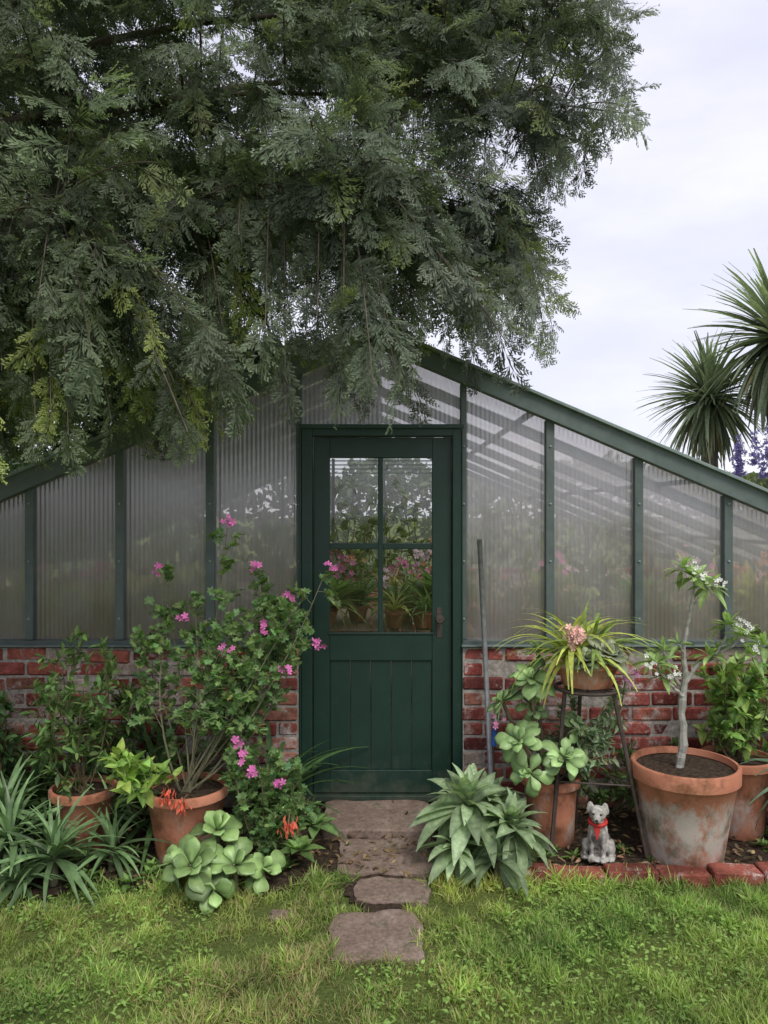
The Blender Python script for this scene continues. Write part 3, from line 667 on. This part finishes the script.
# ------------------------------------------------------------------ dog statue
dg=empty('dog_statue',(1.03,-.74,.03))
bm=bmesh.new()
def ell(c,s,rx=0,rz=0):
    m=Matrix.Translation(c)@Matrix.Rotation(rz,4,'Z')@Matrix.Rotation(rx,4,'X')@Matrix.Diagonal((*s,1))
    bmesh.ops.create_uvsphere(bm,u_segments=20,v_segments=12,radius=1,matrix=m)
ell((0,.045,.065),(.060,.062,.066));ell((0,.010,.120),(.047,.043,.072),R_(-14));ell((0,-.012,.165),(.034,.032,.045),R_(-10))
ell((0,-.022,.222),(.040,.040,.037));ell((0,-.062,.208),(.020,.030,.017),R_(8));ell((0,-.088,.212),(.008,.007,.007))
for s in (-1,1):
    ell((s*.034,-.010,.250),(.015,.010,.022),0,0);ell((s*.042,-.004,.232),(.010,.016,.020))
    ell((s*.026,-.022,.075),(.015,.017,.072),R_(4));ell((s*.027,-.040,.012),(.018,.030,.013))
    ell((s*.055,.035,.045),(.026,.048,.042),R_(-10));ell((s*.060,-.012,.012),(.019,.036,.013));ell((s*.018,-.055,.236),(.009,.006,.006))
ell((.03,.105,.025),(.018,.05,.016),0,R_(35));ell((0,.03,.006),(.085,.085,.012))
me=bpy.data.meshes.new('body');bm.to_mesh(me);bm.free()
m,nt,n,l=newmat('weathered_statue');co=tc(nt)
c_=ramp(nt,noise(nt,co,13,5,.6),[(.38,(.08,.075,.07)),(.46,(.40,.38,.35)),(.6,(.56,.54,.50))]).outputs[0]
c_=mixc(nt,1.0,c_,ramp(nt,noise(nt,co,60,6,.7),[(.35,(.5,.5,.46)),(.6,(1,1,1))]).outputs[0],'MULTIPLY');finish(nt,c_,.8,noise(nt,co,90,4,.6),.5,.003)
me.materials.append(m)
ob=bpy.data.objects.new('body',me);scene.collection.objects.link(ob);ob.parent=dg
r=ob.modifiers.new('r','REMESH');r.mode='VOXEL';r.voxel_size=.0042;r.use_smooth_shade=True
s=ob.modifiers.new('s','SMOOTH');s.iterations=3
mb=MB();a=np.linspace(0,2*math.pi,25)
tube(mb,np.stack([.037*np.cos(a),-.014+.037*np.sin(a),.182+.006*np.sin(a)],1),.010,8,(.45,.03,.025))
mb.add([(-.02,-.052,.182),(.02,-.052,.182),(.003,-.062,.115),(-.003,-.062,.115)],np.array([[0,1,2,3]]),(.45,.03,.025))
mb.build('red_scarf',[M_petal],dg,smooth=True)
mb=MB()
for s_ in (-1,1): lathe(mb,[(0,-.005),(.004,-.003),(.005,0),(.004,.003),(0,.005)],8,(s_*.017,-.059,.230),(.01,.01,.01))
lathe(mb,[(0,-.006),(.006,-.003),(.007,0),(.006,.003),(0,.006)],8,(0,-.094,.213),(.01,.01,.01));mb.build('eyes_and_nose',[M_petal],dg,smooth=True)
dg.scale=(1.02,1.02,1.02);dg.rotation_euler=(0,0,R_(-18))

# ------------------------------------------------------------------ big conifer
def spray(seed):
    r=np.random.default_rng(seed);K=[]
    def kite(p,d,s,L,w,c):
        p=np.array(p);e=p+d*L;m_=p+d*L*.5
        K.append(([p-s*w*.3,m_-s*w*.5,e,m_+s*w*.5],c))
    a1,a2=r.uniform(-.25,.25,2)
    def P(t): return np.array([a1*t*t+.05*math.sin(t*4+seed),t,-(.22+.15*a2)*t*t])
    nb=9
    for i in range(6):
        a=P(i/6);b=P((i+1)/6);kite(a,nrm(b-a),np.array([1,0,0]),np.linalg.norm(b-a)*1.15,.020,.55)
    for i in range(nb):
        for sd in (-1,1):
            t=min(.99,.06+.9*(i+.5*(sd>0)+r.uniform(-.2,.2))/nb);t=max(.03,t)
            if r.random()<.10: continue
            L=(.52*(1-t)**.75+.06)*r.uniform(.6,1.2)*min(1,.5+t*2);an=R_(r.uniform(30,60))
            d=nrm(np.array([sd*math.sin(an),math.cos(an),-.15-.45*t+r.normal(0,.22)]));p=P(t);s=nrm(np.cross(d,[0,0,1]))
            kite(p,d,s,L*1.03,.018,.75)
            k=max(2,int(L/.058))
            for j in range(k):
                u=(j+.7)/k
                for s2 in (-1,1):
                    if r.random()<.12: continue
                    l2=(.14*(1-u)+.045)*r.uniform(.6,1.3)
                    d2=nrm(d+s*s2*r.uniform(.45,.9)+np.array([0,0,r.normal(0,.3)-.15]))
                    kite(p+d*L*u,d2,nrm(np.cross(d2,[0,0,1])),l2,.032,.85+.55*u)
    V=np.concatenate([np.array(k[0]) for k in K]);C=np.concatenate([np.full((4,3),k[1]) for k in K]);F=np.arange(len(V)).reshape(-1,4)
    return V,[F],C
SP=[spray(i) for i in range(7)]
poly=np.array([(-420,-380),(540,-380),(600,-150),(618,-20),(638,50),(655,85),(600,125),(580,165),(540,190),(528,230),(525,280),(560,335),(520,342),(470,350),(430,372),(400,412),(360,400),(330,380),(285,375),(245,385),(215,405),(190,462),(150,455),(110,425),(60,445),(0,460),(-150,470),(-420,480)],float)
def inside(p):
    x,y=p;c=False;n=len(poly);j=n-1
    for i in range(n):
        xi,yi=poly[i];xj,yj=poly[j]
        if (yi>y)!=(yj>y) and x<(xj-xi)*(y-yi)/(yj-yi)+xi: c=not c
        j=i
    return c
tr=empty('cypress_tree')
mb=MB();T0=np.array([-3.1,-1.15,0.])
trunk=np.array([T0+[.0,0,-.1],T0+[.02,0,1],T0+[.08,.05,2.2],T0+[.12,.1,3.6],T0+[.2,.15,5],T0+[.25,.2,6.6],T0+[.3,.2,8.2]])
tube(mb,trunk,[.30,.22,.19,.16,.12,.07,.02],14)
limbs=[]
ends=[(1.25,-.1,4.4,3.3),(1.0,.7,4.9,3.9),(.9,-.5,3.75,2.9),(.7,-.2,3.35,2.5),(-.2,-.9,3.2,2.3),(-.6,.4,3.7,2.8),(-1.4,-1.2,3.0,2.2),(-1.2,.9,4.2,3.2),(.4,-.3,4.4,3.6),(.2,1.4,5.2,4.1),(-1.0,-.2,4.2,3.5),(1.5,.3,5.2,4.4),(.6,.2,6.0,5.1),(-1.0,.3,6.4,5.4),(-2.2,-2.0,3.4,2.6),(-4.6,-1.5,3.4,2.6),(-4.4,-.2,4.5,3.8),(-3.4,-2.6,4.0,3.2),(-3.0,.9,4.6,3.6),(-2.0,-.6,6.6,5.8),(-4.4,-1.0,6.0,5.0),(1.3,-.2,3.9,3.0)]
for (x,y,z,h) in ends:
    p0=np.array([np.interp(h,trunk[:,2],trunk[:,j]) for j in range(3)]);L=np.linalg.norm(np.array([x,y,z])-p0)
    c=curve(p0,(x,y,z),[rng.normal(0,.1),.15+rng.normal(0,.12),.10*L],12)+rng.normal(0,.018,(12,3));c[0]=p0
    limbs.append(c);tube(mb,c,(.022+.002*L)*np.linspace(1,.12,12)**1.5+.003,7)
LP=np.concatenate([np.stack([np.interp(np.linspace(2,11,40),range(12),c[:,j]) for j in range(3)],1) for c in limbs])
SPOS=[];SD=[];SS=[];SC=[];cnt=0;NB=1000;tries=0
def cone_col(x,br):
    f=1/(1+math.exp(-(x+.1)*3));return (np.array([.120,.158,.092])*(1-f)+np.array([.150,.182,.150])*f)*br  # haze painted into the foliage colour: paler and greyer towards the right
# short sprays growing straight from the limbs
for c in limbs:
    for q in range(46):
        f=rng.uniform(2,11);i=min(10,int(f));p=c[i]+(c[i+1]-c[i])*(f-i)
        dd=nrm(nrm(c[i+1]-c[i])*.5+rdir(1)[0]*.8+np.array([0,-.35,-.1]))
        SPOS.append(p);SD.append(dd);SS.append(rng.uniform(.22,.36));SC.append(cone_col(p[0],rng.uniform(.55,1.2)))
while cnt<NB and tries<60000:
    tries+=1
    u=rng.uniform(-420,660);v=rng.uniform(-380,480)
    if (u<-60 or v<-80) and rng.random()<.72: continue
    if v<180 and u<400 and rng.random()<.1: continue
    if not inside((u,v)): continue
    if u>470 and rng.random()<.30: continue
    d=rng.uniform(2.9,6.4) if v<300 else rng.uniform(2.9,4.25)
    if u>420: d=rng.uniform(3.3,5.2)
    tip=at(u,v,d)
    if tip[1]>-.25 and tip[2]<roof(tip[0])+.35: 
        continue
    if tip[2]<1.9 or tip[1]<-2.6: continue
    dist=np.linalg.norm((LP-tip)*[1,1,1],axis=1)+.5*np.maximum(0,tip[2]-LP[:,2])+.6*np.maximum(0,LP[:,0]-tip[0])
    base=LP[np.argmin(dist)];L=np.linalg.norm(tip-base)
    if L<.25: base=tip-np.array([.35,rng.normal(0,.1),-.15]);L=.4
    if L>1.7: continue
    c=curve(base,tip,[0,0,.10*L],9);tube(mb,c,np.linspace(.003+.004*L,.0022,9),4)
    ns=int(rng.integers(6,10));dirb=nrm(tip-base)
    br=rng.uniform(.45,1.5)
    yel=(u<340 and v>200 and rng.random()<.24 and d<4.3)
    for q in range(ns):
        back=min(.72,L)*(1-(q+.5)/ns)/L;t=1-back;f=t*8;i=min(7,int(f));p=c[i]+(c[i+1]-c[i])*(f-i)
        side=nrm(np.cross(dirb,UP))*(1 if q%2 else -1)
        dd=nrm(dirb*rng.uniform(.5,1)+side*rng.uniform(.3,1.0)+np.array([0,0,-rng.uniform(.0,1.0)])+rng.normal(0,.25,3))
        if q==ns-1: dd=nrm(dirb*.8+[0,0,-.5])
        s=rng.uniform(.15,.31)
        SPOS.append(p);SD.append(dd);SS.append(s)
        base_c=cone_col(tip[0],br)
        if yel and q>ns-5: base_c=np.array([.33,.40,.13])*rng.uniform(.7,1.1)
        elif rng.random()<.07: base_c=np.array([.22,.27,.11])
        SC.append(base_c*(1+rng.normal(0,.15)))
    cnt+=1
mb.build('trunk_and_branches',[M_bark],tr,smooth=True)
SPOS=np.array(SPOS);SD=np.array(SD);SS=np.array(SS);SC=np.clip(np.array(SC),.01,1)
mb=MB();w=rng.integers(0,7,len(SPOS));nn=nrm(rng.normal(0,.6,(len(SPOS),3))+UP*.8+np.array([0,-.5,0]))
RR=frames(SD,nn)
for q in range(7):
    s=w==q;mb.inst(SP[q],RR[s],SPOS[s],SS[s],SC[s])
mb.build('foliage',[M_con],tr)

# ------------------------------------------------------------------ distant plants
def cordyline(x,y,h,L,n=340):
    mb=MB();tube(mb,[[x,y,0],[x+.06,y,h*.5],[x,y,h]],[.16,.12,.09],10,(.13,.11,.09),1)
    rosette(mb,L_stiff,np.array([x,y,h]),n,L,-1.25,1.5,(.20,.25,.17),.9,.3,jit=.2)
    rosette(mb,L_stiff,np.array([x,y,h-.08]),70,L*.85,-1.5,-.7,(.28,.25,.15),.9,.2,jit=.15)
    mb.build('cabbage_palm',mats)
cordyline(5.08,7.6,3.46,1.10);cordyline(5.66,6.6,4.18,1.36);cordyline(6.6,7.4,4.35,.95,160)
def hedge(x0,x1,y0,y1,zf,n,size,col):
    mb=MB();x=rng.uniform(x0,x1,n);y=rng.uniform(y0,y1,n);h=zf*(1+.22*vnoise(x,y,1.6,31)+.08*vnoise(x,y,6,32))
    z=h*(1-rng.random(n)**2.2*.98);P=np.stack([x,y,z],1)
    k=vnoise(x,z,5,33)
    D=rdir(n)+[0,-.3,.3];c=np.array(col)*(1+.5*k[:,None])*(1+rng.normal(0,.25,(n,1)))
    mb.inst(L_ov,frames(D,nrm(rng.normal(0,.6,(n,3))+UP)),P,size*rng.uniform(.6,1.3,n),np.clip(c,.008,1))
    return mb
hedge(-1.5,14,8.2,9.8,2.35,17000,.17,(.12,.165,.08)).build('background_hedge',mats)
hedge(-9,-1.2,7.4,9.2,4.3,22000,.20,(.07,.095,.055)).build('background_hedge',mats)
mb=hedge(4.3,9,5.6,6.8,2.2,9000,.11,(.18,.22,.13))
for q in range(12):
    x=rng.uniform(4.6,6.5);p=np.array([x,5.6,rng.uniform(2.0,2.4)])
    n=60;t=rng.random(n);P=p+np.stack([rng.normal(0,.03,n),rng.normal(0,.03,n),t*.45],1)
    mb.inst(FL5,frames(rdir(n),rdir(n)),P,.035*(1.1-t*.6),np.array((.18,.15,.38)),2)
mb.build('echium_shrubs',mats)
hedge(-9,-4.2,-1,6,2.6,12000,.14,(.06,.10,.05)).build('background_hedge',mats)

# ------------------------------------------------------------------ world, sun, camera
w=bpy.data.worlds.new('World');scene.world=w;w.use_nodes=True;nt=w.node_tree;nt.nodes.clear();l=nt.links
EL,ROT=R_(52),R_(155)
sk=nt.nodes.new('ShaderNodeTexSky');sk.sky_type='NISHITA';sk.sun_disc=False;sk.sun_elevation=EL;sk.sun_rotation=ROT
b1=nt.nodes.new('ShaderNodeBackground');b1.inputs[1].default_value=.15;l.new(sk.outputs[0],b1.inputs[0])
g=nt.nodes.new('ShaderNodeTexCoord')
cl=ramp(nt,noise(nt,g.outputs['Generated'],2.6,6,.55,(1,1,2.6)),[(.34,(.68,.69,.82)),(.5,(.75,.75,.86)),(.64,(.85,.84,.92))]).outputs[0]
b2=nt.nodes.new('ShaderNodeBackground');b2.inputs[1].default_value=1.28;l.new(cl,b2.inputs[0])
mx=nt.nodes.new('ShaderNodeMixShader');mx.inputs[0].default_value=.87;l.new(b1.outputs[0],mx.inputs[1]);l.new(b2.outputs[0],mx.inputs[2])
o=nt.nodes.new('ShaderNodeOutputWorld');l.new(mx.outputs[0],o.inputs[0])
sd=bpy.data.lights.new('sun','SUN');sd.energy=2.4;sd.angle=R_(25);sd.color=(1,.96,.9)
so=bpy.data.objects.new('sun',sd);scene.collection.objects.link(so);so.rotation_euler=(R_(38),0,R_(25))
cd=bpy.data.cameras.new('camera');co_=bpy.data.objects.new('camera',cd);scene.collection.objects.link(co_)
co_.location=(0,CAMY,CAMZ);co_.rotation_euler=(R_(90),0,0);cd.sensor_fit='VERTICAL';cd.sensor_height=36;cd.lens=FPX/1024*36;cd.clip_end=1000;cd.clip_start=.05
scene.camera=co_
scene.view_settings.view_transform='Standard';scene.view_settings.look='None';scene.view_settings.exposure=0
